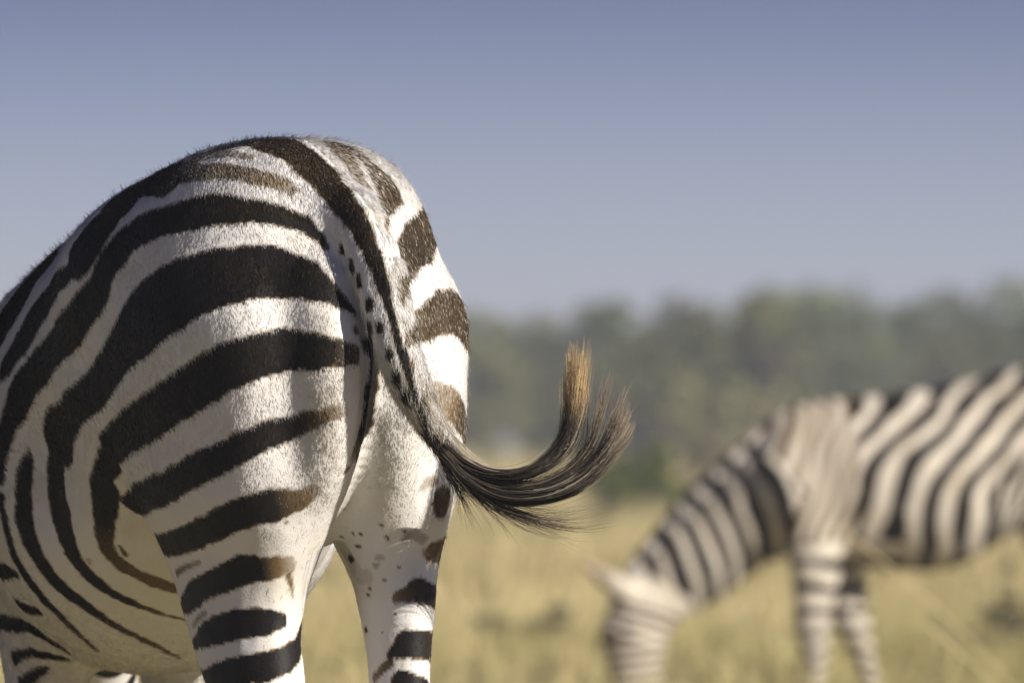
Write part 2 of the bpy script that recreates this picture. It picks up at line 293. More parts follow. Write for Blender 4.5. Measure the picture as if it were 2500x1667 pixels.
    [(812, 206, 746, 17.7, 100), (756, 211, 745, 12.2, 100), (729, 209, 740, 8.3, 100)],
    [(971, 143, 706, 12.0, 100), (803, 176, 697, 13.6, 100), (737, 172, 688, 7.0, 100)],
    [(1019, 124, 670, 11.6, 100), (907, 130, 669, 14.3, 100), (843, 125, 653, 31.0, 100), (813, 108, 636, 22.2, 80)],
    [(969, 119, 619, 10.3, 100), (927, 110, 629, 6.9, 100), (901, 90, 623, 7.4, 100), (887, 67, 617, 4.7, 80)],
    [(960, 109, 582, 11.5, 100), (936, 102, 596, 9.2, 100), (914, 88, 607, 3.3, 100)],
    [(64, -44, 808, 3.2, 95), (64, -44, 807, 3.2, 95)],
    [(103, -31, 797, 3.7, 95), (103, -31, 796, 3.7, 95)],
    [(114, -32, 781, 6.2, 95), (114, -32, 780, 6.2, 95)],
    [(61, -51, 793, 2.8, 95), (61, -51, 792, 2.8, 95)],
    [(60, -52, 789, 2.3, 95), (60, -52, 788, 2.3, 95)],
    [(40, -68, 800, 2.3, 95), (41, -68, 799, 2.3, 95)],
    [(101, -8, 831, 1.6, 95), (102, -9, 830, 1.6, 95)],
    [(148, -24, 792, 2.3, 95), (150, -25, 791, 2.5, 95)],
    [(50, -64, 754, 1.9, 95), (50, -64, 753, 1.9, 95)],
    [(66, -49, 735, 2.6, 95), (66, -49, 734, 2.6, 95)],
    [(93, -40, 726, 4.1, 95), (93, -40, 725, 4.1, 95)],
    [(97, -40, 716, 4.1, 95), (97, -40, 715, 4.1, 95)],
    [(39, -54, 691, 2.4, 95), (39, -54, 690, 2.4, 95)],
    [(36, -58, 698, 2.1, 95), (36, -58, 697, 2.1, 95)],
    [(111, -43, 670, 7.2, 95), (111, -43, 669, 7.5, 95)],
    [(119, -27, 797, 2.3, 95), (120, -28, 796, 2.4, 95)],
    [(82, -43, 755, 2.1, 95), (82, -43, 754, 2.1, 95)],
    [(145, -36, 764, 11.4, 95), (145, -36, 763, 11.6, 95)],
    [(59, -44, 666, 2.0, 95), (59, -44, 665, 2.0, 95)],
    [(45, 100, 813, 1.7, 95), (46, 100, 812, 1.7, 95)],
    [(156, -35, 770, 34.3, 22), (158, -36, 768, 37.1, 22)],
    [(75, -46, 766, 9.0, 25), (75, -46, 764, 9.0, 25)],
    [(110, -38, 741, 24.4, 15), (110, -38, 739, 24.8, 15)],
    [(136, -37, 751, 30.4, 14), (137, -38, 749, 31.9, 14)],
    [(82, -43, 756, 6.9, 30), (82, -43, 754, 7.0, 30)],
    [(0, 33, 882, 7.9, 50), (2, 32, 880, 8.3, 50)],
    [(503, 149, 779, 2.5, 70), (508, 138, 767, 4.1, 80), (510, 135, 763, 1.6, 60)],
    [(564, 170, 761, 4.5, 30), (567, 166, 754, 4.0, 30)],
    [(300, -4, 1326, 22.0, 85), (360, 0, 1320, 30.0, 80), (440, 12, 1307, 40.0, 75), (520, 30, 1289, 60.0, 90), (600, 45, 1268, 70.0, 100), (700, 60, 1238, 75.0, 100), (800, 60, 1214, 80.0, 100), (920, 40, 1196, 85.0, 100), (1050, 0, 1187, 90.0, 100), (1200, -60, 1184, 80.0, 100)],
]
# ---------------------------------------------------------------- coat colour (an attribute of the hide)
WHITE = np.array([.76, .742, .72]); BLACK = np.array([.0075, .0058, .005]); BROWN = np.array([.175, .118, .056])

def vnoise(P, seed=0):
    """smooth value noise in -1..1"""
    P = np.asarray(P, float); i = np.floor(P).astype(np.int64); f = P - i; f = f * f * (3 - 2 * f)
    def h(a, b, c):
        n = (a * 374761393 + b * 668265263 + c * 2147483647 + seed * 974634777) & 0xffffffff
        n = ((n ^ (n >> 13)) * 1274126177) & 0xffffffff
        return ((n ^ (n >> 16)) & 0xffff) / 32767.5 - 1
    r = 0
    for dx in (0, 1):
        for dy in (0, 1):
            for dz in (0, 1):
                w = (f[:, 0] if dx else 1 - f[:, 0]) * (f[:, 1] if dy else 1 - f[:, 1]) * (f[:, 2] if dz else 1 - f[:, 2])
                r = r + w * h(i[:, 0] + dx, i[:, 1] + dy, i[:, 2] + dz)
    return r

def smooth(x, a, b):
    t = np.clip((x - a) / (b - a), 0, 1); return t * t * (3 - 2 * t)

def axis_phase(P, pts):
    """distance along a chain of points and distance from it"""
    best = np.full(len(P), 1e9); along = np.zeros(len(P)); acc = 0
    for p, q in zip(pts[:-1], pts[1:]):
        p = np.array(p[:3]); q = np.array(q[:3]); d = q - p; L = np.linalg.norm(d); d = d / L
        t = np.clip((P - p) @ d, 0, L); r = np.linalg.norm(P - p - t[:, None] * d, axis=1)
        m = r < best; best[m] = r[m]; along[m] = acc + t[m]; acc += L
    return along, best

def common_dark(P, pose):
    """plains zebra pattern for any point of the hide: upright on the barrel, fanning out over the rump, rings on legs and neck"""
    a, b, z = P.T
    n = vnoise(P * 7, 3) * .25 + vnoise(P * 16, 5) * .10
    back = np.clip(z - .86, 0, 1)
    lean = 1.25 * back ** 1.35
    front = (a - .60 + lean) / .122
    ang = np.arctan2(z - .66, np.maximum(.60 - a, 1e-3))
    rump = -(np.pi / 2 - ang) / .20
    ph = np.where((a - .60 + lean > 0) | (a > .60), front, rump)
    shoulder = smooth(a, 1.06, 1.14) * smooth(a, 1.42, 1.34) * (z > .70)
    ph = np.where(shoulder > .5, (a + .35 * (z - .9)) / .060, ph)
    leg = ((z < .69) & (a < .42)) | ((z < .70) & (a > .9) & (np.abs(b - crom(*pose['bend'])(a)) > .05)) | ((z < .60) & (a > .8))
    legbelly = leg & (a > .8) & (z > .66) & (np.abs(b - crom(*pose['bend'])(a)) < .05)
    ph = np.where(leg & ~legbelly, z / (.030 + .035 * np.clip(z, 0, .8)), ph)
    al, r = axis_phase(P, pose['neck'])
    neck = (r < .22) & (al > .10) & (a > 1.2) & (z < 1.3)
    ph = np.where(neck, (a - .34 * z) / .078 + .25, ph)
    ha, hr = axis_phase(P, pose['head'])
    ear = np.zeros(len(P), bool); etip = np.zeros(len(P), bool)
    for e0, e1 in pose['ears']:
        ea, er = axis_phase(P, [e0, e1]); ear |= (er < .04) & (ea > .015); etip |= (er < .04) & (ea > .085)
    head = (hr < .17) & (a > pose['head'][0][0] - .17) & (z < pose['head'][0][2] + .10 - .6 * np.clip(pose['head'][0][0] - a, 0, 1))
    ph = np.where(head, ha / .036 + .5, ph)
    s = np.cos(2 * np.pi * (ph + n))
    thr = np.where(head, .25, np.where(neck, -.42, np.where(leg & (pose is not POSE_NEAR), .30, -.20))) + .15 * shoulder * ~neck + .45 * smooth(.70 - z, 0, .06) * ((a > .45) & (a < .9))   # belly fades to white
    d = smooth(s, thr - .16, thr + .16) * (1 - .30 * shoulder * ~neck)
    d = np.maximum(d, smooth(np.abs(b), .016, .008) * (z > 1.0) * (a > .05) * (a < 1.3))           # line along the spine
    d = np.where(head & (ha > .40), 1.0, d)                                                       # dark muzzle
    d = np.where(head & (ha <= .40), d * .80, d)
    d = np.where(ear, .12, d); d = np.where(etip, .35, d)
    d = np.where(z < .055, .97, d)                                                                # hooves
    return d

def stripes_dark(P, stripes):
    """darkness from the individual markings"""
    D = np.zeros(len(P))
    jit = vnoise(P * 260, 11) * .0014 + vnoise(P * 90, 12) * .0018 + vnoise(P * 34, 13) * .0016
    for st in stripes:
        S = np.array(st, float); S[:, :4] /= 1000; S[:, 4] /= 100
        m = S[:, 3].max() + .03
        lo = S[:, :3].min(0) - m; hi = S[:, :3].max(0) + m
        idx = np.nonzero(((P > lo) & (P < hi)).all(1))[0]
        if not len(idx): continue
        p = P[idx]; best = np.full(len(idx), 1e9); tone = np.zeros(len(idx))
        for k in range(len(S) - 1):
            A, B = S[k], S[k + 1]; d = B[:3] - A[:3]; L2 = max(d @ d, 1e-10)
            if L2 > .16 ** 2: continue
            tr = (p - A[:3]) @ d / L2; t = np.clip(tr, 0, 1)
            c = A[:3] + t[:, None] * d
            r2 = ((p - c) ** 2).sum(1)
            endcap = ((tr < 0) & (k == 0)) | ((tr > 1) & (k == len(S) - 2))
            ax2 = ((tr - t) ** 2) * L2
            r = np.sqrt(r2 + np.where(endcap, ax2 * 5, 0))
            sd = r - (A[3] + (B[3] - A[3]) * t)
            u = sd < best; best[u] = sd[u]; tone[u] = (A[4] + (B[4] - A[4]) * t)[u]
        small = S[:, 3].max() < .006
        v = tone * smooth(best + (0 if small else jit[idx]), .0022, -.0022)
        D[idx] = np.maximum(D[idx], v)
    return D

REAR = np.array([-.906, .423, 0.])

def near_dark(P, N):
    own = stripes_dark(P, STRIPES)
    com = common_dark(P, POSE_NEAR)
    w = smooth(N @ REAR, -.12, -.30) * (1 - smooth(N[:, 2], .35, .6))            # far side of the animal, out of reach of the traced markings
    w = np.maximum(w, smooth(P[:, 0], 1.22, 1.32))
    w = np.maximum(w, smooth(.4226 * P[:, 0] + .9063 * P[:, 1], .555, .59))       # near shoulder
    w = np.maximum(w, smooth(P[:, 2], .585, .57) )
    return own * (1 - w) + com * w

def tone_colour(D, P, seed=0, fade=None):
    """0 white .. about .4 tawny brown .. 1 black"""
    D = np.clip(D + fade if fade is not None else D, 0, 1)[:, None]
    lo = WHITE + (BROWN - WHITE) * np.clip(D / .55, 0, 1)
    c = np.where(D < .55, lo, BROWN + (BLACK - BROWN) * np.clip((D - .55) / .40, 0, 1))
    dirt = smooth(vnoise(P * 14, 21 + seed) + .5 * vnoise(P * 40, 22 + seed), .1, 1.1)[:, None]
    c = c * (1 - dirt * np.array([.09, .12, .19]))
    grey = smooth(.95 - P[:, 2] + .15 * vnoise(P * 9, 31), 0, .35)[:, None] * .06
    return c * (1 - grey)

# ---------------------------------------------------------------- materials
def mat(name):
    m = bpy.data.materials.new(name); m.use_nodes = True
    return m, m.node_tree.nodes, m.node_tree.links, m.node_tree.nodes['Principled BSDF']

def plain(name, col, rough=.7, spec=.3, noise=0, scale=20):
    m, n, l, b = mat(name)
    b.inputs['Roughness'].default_value = rough; b.inputs['Specular IOR Level'].default_value = spec
    if noise:
        t = n.new('ShaderNodeTexNoise'); t.inputs['Scale'].default_value = scale; t.inputs['Detail'].default_value = 6
        tc = n.new('ShaderNodeTexCoord'); l.new(tc.outputs['Object'], t.inputs['Vector'])
        r = n.new('ShaderNodeMapRange'); r.inputs[3].default_value = 1 - noise; r.inputs[4].default_value = 1 + noise
        l.new(t.outputs['Fac'], r.inputs[0])
        mx = n.new('ShaderNodeVectorMath'); mx.operation = 'SCALE'; mx.inputs[0].default_value = col[:3]
        l.new(r.outputs[0], mx.inputs['Scale']); l.new(mx.outputs[0], b.inputs['Base Color'])
    else:
        b.inputs['Base Color'].default_value = (*col[:3], 1)
    return m

def hide_material():
    m, n, l, b = mat('hide')
    at = n.new('ShaderNodeAttribute'); at.attribute_name = 'coat'
    l.new(at.outputs['Color'], b.inputs['Base Color'])
    b.inputs['Roughness'].default_value = .62; b.inputs['Specular IOR Level'].default_value = .25
    t = n.new('ShaderNodeTexNoise'); t.inputs['Scale'].default_value = 420; t.inputs['Detail'].default_value = 3
    tc = n.new('ShaderNodeTexCoord'); l.new(tc.outputs['Object'], t.inputs['Vector'])
    bp = n.new('ShaderNodeBump'); bp.inputs['Strength'].default_value = .25; bp.inputs['Distance'].default_value = .002
    l.new(t.outputs['Fac'], bp.inputs['Height']); l.new(bp.outputs[0], b.inputs['Normal'])
    return m

def fur_material(name='fur', attr='coat', gloss=.08):
    m, n, l, b = mat(name)
    n.remove(b); out = n['Material Output']
    at = n.new('ShaderNodeAttribute'); at.attribute_name = attr
    nt = n.new('ShaderNodeAttribute'); nt.attribute_name = 'skin_normal'
    vt = n.new('ShaderNodeVectorTransform'); vt.vector_type = 'NORMAL'; vt.convert_from = 'OBJECT'; vt.convert_to = 'WORLD'
    l.new(nt.outputs['Vector'], vt.inputs[0])
    df = n.new('ShaderNodeBsdfDiffuse'); l.new(at.outputs['Color'], df.inputs['Color']); l.new(vt.outputs[0], df.inputs['Normal'])
    hr = n.new('ShaderNodeBsdfHair'); hr.component = 'Reflection'
    hr.inputs['RoughnessU'].default_value = .28; hr.inputs['RoughnessV'].default_value = .6
    mixc = n.new('ShaderNodeMix'); mixc.data_type = 'RGBA'; mixc.inputs[0].default_value = .45
    mixc.inputs[6].default_value = (.24, .22, .19, 1)
    l.new(at.outputs['Color'], mixc.inputs[7]); l.new(mixc.outputs[2], hr.inputs['Color'])
    ms = n.new('ShaderNodeMixShader'); ms.inputs[0].default_value = gloss
    l.new(df.outputs[0], ms.inputs[1]); l.new(hr.outputs[0], ms.inputs[2]); l.new(ms.outputs[0], out.inputs['Surface'])
    return m

HIDE = hide_material(); FUR = fur_material()

# ---------------------------------------------------------------- building helpers
def link(o, parent=None):
    COL.objects.link(o)
    if parent: o.parent = parent
    return o

def mesh_obj(name, V, F, m, parent=None, smoothed=True):
    me = bpy.data.meshes.new(name); me.from_pydata([tuple(map(float, v)) for v in V], [], [tuple(map(int, f)) for f in F])
    if m: me.materials.append(m)
    if smoothed: me.shade_smooth()
    return link(bpy.data.objects.new(name, me), parent)

def np_mesh(name, V, F, m):
    """fast mesh from arrays of equal-sided faces"""
    me = bpy.data.meshes.new(name); k = F.shape[1]
    me.vertices.add(len(V)); me.vertices.foreach_set('co', np.ascontiguousarray(V, np.float32).ravel())
    me.loops.add(F.size); me.loops.foreach_set('vertex_index', np.ascontiguousarray(F, np.int32).ravel())
    me.polygons.add(len(F)); me.polygons.foreach_set('loop_start', np.arange(0, F.size, k, dtype=np.int32))
    me.update(calc_edges=True); me.validate()
    if m: me.materials.append(m)
    return me

def tag(o, label=None, cat=None, group=None, kind=None):
    for k, v in (('label', label), ('category', cat), ('group', group), ('kind', kind)):
        if v: o[k] = v
    return o

def finer(me, levels):
    """subdivided copy of a mesh"""
    tmp = bpy.data.objects.new('tmp', me); COL.objects.link(tmp)
    sm = tmp.modifiers.new('even', 'SMOOTH'); sm.iterations = 3; sm.factor = .5
    md = tmp.modifiers.new('finer', 'SUBSURF'); md.levels = levels; md.render_levels = levels
    dg = bpy.context.evaluated_depsgraph_get()
    out = bpy.data.meshes.new_from_object(tmp.evaluated_get(dg), depsgraph=dg)
    bpy.data.objects.remove(tmp); bpy.data.meshes.remove(me)
    return out

def arrays(me):
    V = np.empty(len(me.vertices) * 3, np.float32); me.vertices.foreach_get('co', V)
    N = np.empty(len(me.vertices) * 3, np.float32); me.vertices.foreach_get('normal', N)
    return V.reshape(-1, 3).astype(float), N.reshape(-1, 3).astype(float)

def paint(me, col):
    at = me.attributes.new('coat', 'FLOAT_COLOR', 'POINT')
    at.data.foreach_set('color', np.c_[col, np.ones(len(col))].astype(np.float32).ravel())

def hair_object(name, pts, rad, attrs, m, parent):
    """pts (n, k, 3), rad (n, k)"""
    n, k, _ = pts.shape
    cu = bpy.data.hair_curves.new(name)
    cu.add_curves([k] * n)
    cu.attributes['position'].data.foreach_set('vector', pts.astype(np.float32).ravel())
    ra = cu.attributes.get('radius') or cu.attributes.new('radius', 'FLOAT', 'POINT')
    ra.data.foreach_set('value', rad.astype(np.float32).ravel())
    for an, (kind, dom, val) in attrs.items():
        at = cu.attributes.new(an, kind, dom)
        at.data.foreach_set('color' if 'COLOR' in kind else 'vector', val.astype(np.float32).ravel())
    cu.materials.append(m)
    return link(bpy.data.objects.new(name, cu), parent)

def unit(v):
    return v / np.maximum(np.linalg.norm(v, axis=-1, keepdims=True), 1e-9)
# ---------------------------------------------------------------- the near zebra
rng = np.random.default_rng(7)
V, Q = zebra_mesh(POSE_NEAR, (-.14, -.5, -.02), (2.05, .36, 1.36), .008)
me = finer(np_mesh('zebra', V, Q, None), 1)
me.name = 'zebra'; me.materials.append(HIDE); me.shade_smooth()
PV, PN = arrays(me)                                            # slight unevenness of muscle and skin
PV = PV + PN * (.0016 * vnoise(PV * np.array([22, 22, 13]), 61) + .0007 * vnoise(PV * np.array([60, 60, 38]), 62))[:, None]
me.vertices.foreach_set('co', PV.astype(np.float32).ravel()); me.update()
PV, PN = arrays(me)
NEAR_D = near_dark(PV, PN)
paint(me, tone_colour(NEAR_D, PV) * .9)
zebra = link(bpy.data.objects.new('zebra', me))
zebra.location = (-.186, 11.2, 0); zebra.rotation_euler = (0, 0, R(90 + 25))
tag(zebra, 'large sharp zebra seen from behind, tail flicked to one side, black and white stripes', 'zebra', 'zebras')

def coat(me, count):
    """short fur over the hind half: roots scattered on the hide, lying along the growth direction"""
    me.calc_loop_triangles()
    T = np.empty(len(me.loop_triangles) * 3, np.int32); me.loop_triangles.foreach_get('vertices', T); T = T.reshape(-1, 3)
    c = PV[T].mean(1); nn = PN[T].mean(1)
    area = np.linalg.norm(np.cross(PV[T[:, 1]] - PV[T[:, 0]], PV[T[:, 2]] - PV[T[:, 0]]), axis=1) / 2
    wgt = area * (c[:, 0] < 1.35) * (c[:, 2] > .50) * (nn @ REAR > -.45)
    wgt *= np.where(c[:, 0] > .75, .8, 1.0)
    f = rng.choice(len(T), count, p=wgt / wgt.sum())
    r1 = np.sqrt(rng.random(count)); r2 = rng.random(count)
    w = np.c_[1 - r1, r1 * (1 - r2), r1 * r2][:, :, None]
    P = (PV[T[f]] * w).sum(1); N = unit((PN[T[f]] * w).sum(1))
    D = near_dark(P, N)
    top = smooth(N[:, 2], .35, .8) * smooth(P[:, 2], 1.05, 1.2)
    dock = smooth(P[:, 0], .0, -.02) * smooth(np.abs(P[:, 1] + .03), .06, .05) * (P[:, 2] < 1.16)
    leg = smooth(P[:, 2], .95, .75)
    base = np.array([-.55, 0, -1.0]) + top[:, None] * np.array([-.9, 0, .75]) + np.c_[np.zeros(count), np.sign(P[:, 1]) * .45 * top, np.zeros(count)]
    base = base + np.where((P[:, 0] > .6)[:, None], np.array([-.5, 0, .25]), 0)
    base[:, :2] += np.c_[vnoise(P * 11, 41), vnoise(P * 11, 42)] * .25
    base += rng.normal(0, .11, (count, 3))
    tan = unit(base - (base * N).sum(1, keepdims=True) * N)
    L = .0075 + .0035 * top - .0035 * leg + .004 * smooth(P[:, 0], .55, .8) + .006 * dock
    L = L * rng.uniform(.6, 1.25, count)
    long_ = rng.random(count) < .012 * (1 + 2 * top); L = np.where(long_, L * 1.7, L)
    lift = (.11 + .17 * top + .08 * smooth(P[:, 0], .5, .8) + .16 * dock) * rng.uniform(.5, 1.5, count) + long_ * .25
    d0 = unit(tan * np.cos(lift * 1.5)[:, None] + N * np.sin(lift * 1.5)[:, None])
    d1 = unit(tan * np.cos(lift * .6)[:, None] + N * np.sin(lift * .6)[:, None] - np.array([0, 0, .12]))
    p0 = P - N * .0006; p1 = p0 + d0 * (L * .45)[:, None]; p2 = p1 + d1 * (L * .55)[:, None]
    pts = np.stack([p0, p1, p2], 1)
    r = np.array([.00021, .00017, .00005])[None, :] * rng.uniform(.75, 1.3, count)[:, None]
    # brown stripes are a mix of pale and dark hairs; dark hairs on the back are paled to paint in a lit rim, a few elsewhere at random
    mixn = rng.normal(0, .36, count) + .18 * vnoise(P * 70, 47)
    part = (D > .08) & (D < .92)
    Dh = np.where(part, D + mixn, D)
    rim_and_stray_pale = top * (D > .6) * np.clip(rng.normal(.20, .16, count), 0, .55) + (D > .6) * (rng.random(count) < .05) * .3
    col = tone_colour(Dh - rim_and_stray_pale, P) * rng.uniform(.88, 1.08, count)[:, None]
    return hair_object('coat', pts, r, {'coat': ('FLOAT_COLOR', 'CURVE', np.c_[col, np.ones(count)]),
                                        'skin_normal': ('FLOAT_VECTOR', 'CURVE', unit(N + .15 * d1))}, FUR, zebra)

coat(me, 640000)
def spline(P, n):
    """Catmull-Rom resample of (k, d) control points"""
    P = np.asarray(P, float); k = len(P)
    return np.stack([crom(np.arange(k), P[:, i])(np.linspace(0, k - 1, n)) for i in range(P.shape[1])], 1)

# tail: the long hairs swing out to the animal's right and curl upwards; guides in millimetres (outwards, up) from the dock's end
TUFT = [[(0, 6), (25, -16), (61, -29), (98, -27), (128, -12), (151, 14), (160, 47), (162, 80), (167, 122)],
        [(-2, 4), (27, -20), (65, -35), (108, -33), (143, -16), (165, 10), (173, 43), (175, 80), (175, 126)],
        [(-4, 0), (27, -27), (69, -41), (116, -41), (155, -25), (179, 4), (188, 39), (188, 76), (186, 112)],
        [(-4, -2), (27, -31), (71, -47), (122, -47), (165, -29), (192, 0), (202, 31), (210, 61), (218, 98)],
        [(-4, -6), (27, -35), (73, -53), (128, -53), (175, -35), (208, -4), (224, 20), (235, 45), (245, 69)],
        [(-4, -8), (27, -39), (75, -61), (133, -61), (181, -43), (214, -16), (230, 4), (243, 22), (249, 41)],
        [(-4, -10), (29, -43), (77, -67), (135, -69), (183, -55), (216, -31), (232, -12), (243, 2), (249, 18)]]
STRAY = [[(10, -30), (61, -63), (102, -77), (143, -82), (194, -77)], [(20, -40), (60, -68), (102, -84), (153, -108)], [(5, -32), (18, -50), (30, -68), (41, -86)],
         [(20, -45), (45, -66), (65, -84), (82, -108)], [(30, -48), (80, -80), (120, -92), (170, -96)], [(0, -25), (10, -45), (16, -62), (22, -78)],
         [(60, -66), (110, -82), (150, -84), (200, -72)]]
END = np.array([-.098, -.067, .908]); OUT = np.array([-.4226, -.9063, 0.]); DEP = np.array([-.9063, .4226, 0.]); UP = np.array([0, 0, 1.])

def tail_hair():
    G = [spline(np.array(g) * np.array([.97 - .012 * max(0, i - 2), 1]), 26) for i, g in enumerate(TUFT)]; n = 26
    strands, cols, rads = [], [], []
    dark = np.array([.020, .016, .014]); pale = np.array([.42, .37, .28]); tan = np.array([.54, .37, .17]); grey = np.array([.13, .105, .075])
    tt = np.linspace(0, 1, n)
    def put(p2, depth, t_end, kind, tip, r0):
        k = p2[:, None, 0] * .001 * OUT + p2[:, None, 1] * .001 * UP
        p = END + k + depth[:, None] * DEP
        if t_end < 1: p = spline(p[: max(4, int(t_end * n))], n)
        strands.append(p)
        c = {'dark': dark, 'pale': pale, 'grey': grey}[kind] * rng.uniform(.7, 1.5)
        e = smooth(tt * t_end, *tip)[:, None]
        tn = tan if tip[0] > .69 else np.array([.30, .24, .155])
        cols.append(c + (tn * rng.uniform(.6, 1.25) * np.array([1, rng.uniform(.85, 1.15), rng.uniform(.8, 1.5)]) - c) * e)
        rads.append(r0 * (1 - .75 * tt))
    # locks: tight bundles of hairs, each lock with its own way and length
    for lock in range(150):
        q = rng.random()
        u = rng.normal(.72, .30) if q < .44 else (rng.normal(3.0, .08) if q < .51 else rng.normal(5.0, .50))
        if q > .95: u = rng.uniform(0, 6)
        u = np.clip(u, 0, 5.999); j = int(u); f = u - j
        g0 = G[j] * (1 - f) + G[j + 1] * f
        spread = smooth(tt, .05, .9)[:, None]
        g0 = g0 + spread * rng.normal(0, 2.3, 2) + (tt[:, None] ** 3) * rng.normal(0, 6.5, 2) + rng.normal(0, 2.6, 2) * (1 - spread)
        dz = rng.normal(0, .016); t_l = np.clip(rng.normal(.95, .06), .6, 1)
        if rng.random() < .15: t_l = rng.uniform(.4, .8)
        tone = rng.random(); ls = rng.uniform(.7, 1.3)
        for i in range(rng.integers(14, 34)):
            g = g0 + rng.normal(0, 1.2, 2) * (.6 + spread * ls) + (tt[:, None] ** 2) * rng.normal(0, 3.8, 2)
            wob = np.sin(tt * rng.uniform(4, 22) + rng.random() * 6)[:, None] * rng.normal(0, 1.5, 2) * spread
            depth = (dz + rng.normal(0, .003)) * (.55 + .45 * np.sin(tt * 3.0)) + .012 * np.sin(tt * 2.6)
            s = rng.random() * .55 + tone * .45
            kind = 'pale' if s < .20 + .10 * (u < 2.2) else ('grey' if s < .36 else 'dark')
            t_end = np.clip(t_l + rng.normal(0, .05), .3, 1.0)
            put(g + wob, depth, t_end, kind, (.70, .90) if u < 2.2 else (.60, 1.02), rng.uniform(.0002, .0004))
    for i in range(260):                                                 # fly-away hairs
        u = rng.uniform(0, 5.99); j = int(u); f = u - j
        g = G[j] * (1 - f) + G[j + 1] * f + rng.normal(0, 3.5, 2) + (tt[:, None] ** 2) * rng.normal(0, 15, 2) + np.sin(tt * rng.uniform(4, 9) + 6 * rng.random())[:, None] * rng.normal(0, 2.2, 2) * tt[:, None]
        put(g, np.full(n, rng.normal(0, .02)), rng.uniform(.55, 1), 'grey' if rng.random() < .5 else 'dark', (.55, 1.0), rng.uniform(.00014, .00024))
    for k, g in enumerate(STRAY):
        for i in range(rng.integers(26, 60)):
            gg = spline(g, n) * np.array([1.1, 1.12]) + rng.normal(0, 3.4, 2) + smooth(tt, 0, 1)[:, None] * rng.normal(0, 11, 2)
            put(gg, np.full(n, rng.normal(0, .012)), rng.uniform(.6, 1), 'dark' if rng.random() < .55 else 'grey', (.5, 1.1), rng.uniform(.0002, .00036))
    # the dock's own fringe: medium hairs lying along the tail
    dk = np.array(POSE_NEAR['dock']); fine = spline(dk, 60)
    for i in range(1500):
        s = int(32 + 26 * rng.random() ** .6); c = fine[s, :3]; ax = unit(fine[min(59, s + 2), :3] - fine[s - 2, :3]); r = fine[s, 4]
        th = rng.uniform(0, 2 * np.pi); e1 = unit(np.cross(ax, [0, 0, 1.])); e2 = np.cross(ax, e1)
        nrm = e1 * np.cos(th) + e2 * np.sin(th)
        if nrm @ DEP < -.2: continue
        root = c + nrm * r * .97
        L = rng.uniform(.016, .038) * (1 + 1.4 * (s > 48))
        nxt = fine[min(59, s + 12), :3] - c
        dirn = unit(ax * 1.0 + .4 * unit(nxt + 1e-6) + nrm * rng.uniform(.05, .28) + rng.normal(0, .09, 3))
        end_dir = unit(dirn + (OUT * .9 - UP * .1) * max(0, (s - 40) / 20.))
        k = np.linspace(0, 1, n)[:, None]
        p = root + dirn * L * k * (1 - .5 * k) + end_dir * L * .5 * k * k
        side = nrm @ OUT
        D = 1.0 if abs((th - 1.2) % 1.9 - .6) < .25 or side * .7 + rng.normal(0, .4) < -.75 else 0.
        D = stripes_dark(root[None], STRIPES)[0] if s < 54 else float(rng.random() < .6)
        base = (dark if D > .5 else pale * 1.15) * rng.uniform(.75, 1.25)
        strands.append(p); cols.append(np.tile(base, (n, 1))); rads.append(rng.uniform(.0002, .00034) * (1 - .7 * tt))
    pts = np.array(strands); col = np.array(cols); rad = np.array(rads)
    tanv = np.gradient(pts, axis=1); view = unit(DEP * .9 + UP * .25)
    nrm = unit(view - (view * unit(tanv)).sum(-1, keepdims=True) * unit(tanv) + rng.normal(0, .35, (len(pts), 1, 3)))
    return hair_object('tail_tuft', pts, rad, {'coat': ('FLOAT_COLOR', 'POINT', np.concatenate([col, np.ones(col.shape[:2] + (1,))], -1)),
                                               'skin_normal': ('FLOAT_VECTOR', 'POINT', nrm)}, FUR_LONG, zebra)
FUR_LONG = fur_material('long_hair', 'coat', .16)
tail_hair()

def mane(pose, parent, D_of):
    """stiff brush of mane standing on the crest of the neck"""
    ax = spline(np.array(pose['neck']), 40)
    d = unit(np.gradient(ax[:, :3], axis=0)); up = unit(np.cross(d, np.array([0, 1., 0]))); up *= np.sign(up[:, 2:3] + 1e-3)
    crest = ax[:, :3] + up * (ax[:, 3:4] * .93)
    Vs, Fs = [], []
    hgt = .055 * np.sin(np.linspace(.25, 2.9, 40)) + .01
    for i in range(40):
        for s, h in ((-.020, 0), (-.017, .7), (-.004, 1.0 + .05 * (i % 2)), (.004, 1.0 + .05 * ((i + 1) % 2)), (.017, .7), (.020, 0)):
            Vs.append(crest[i] + up[i] * h * hgt[i] + np.array([0, s, 0]))
    for i in range(39):
        for j in range(5): Fs.append((i*6+j, i*6+j+1, (i+1)*6+j+1, (i+1)*6+j))
    o = mesh_obj('mane', Vs, Fs, HIDE, parent)
    P = np.array(Vs); dk = common_dark(np.repeat(crest - up * .03, 6, 0), pose); tip = np.tile(np.array([0, .2, 1, 1, .2, 0]), 40)
    paint(o.data, tone_colour(np.clip(dk * .85 + .15 + tip * .5, 0, 1), P))
    return o

EYE = plain('eye', (.012, .008, .006), .08, .6)
def eyes(pose, parent):
    h = np.array(pose['head']); p = h[0, :3] * .35 + h[1, :3] * .65
    for s in (-1, 1):
        Vs, Fs = [], []
        for i in range(9):
            for j in range(12):
                t, f = math.pi * i / 8, 2 * math.pi * j / 12
                Vs.append(p + np.array([.045, s * .062, .0]) + .021 * np.array([math.sin(t) * math.cos(f), math.sin(t) * math.sin(f) * .8, math.cos(t)]))
        for i in range(8):
            for j in range(12): Fs.append((i*12+j, i*12+(j+1) % 12, (i+1)*12+(j+1) % 12, (i+1)*12+j))
        mesh_obj('eye', Vs, Fs, EYE, parent)
mane(POSE_NEAR, zebra, common_dark); eyes(POSE_NEAR, zebra)
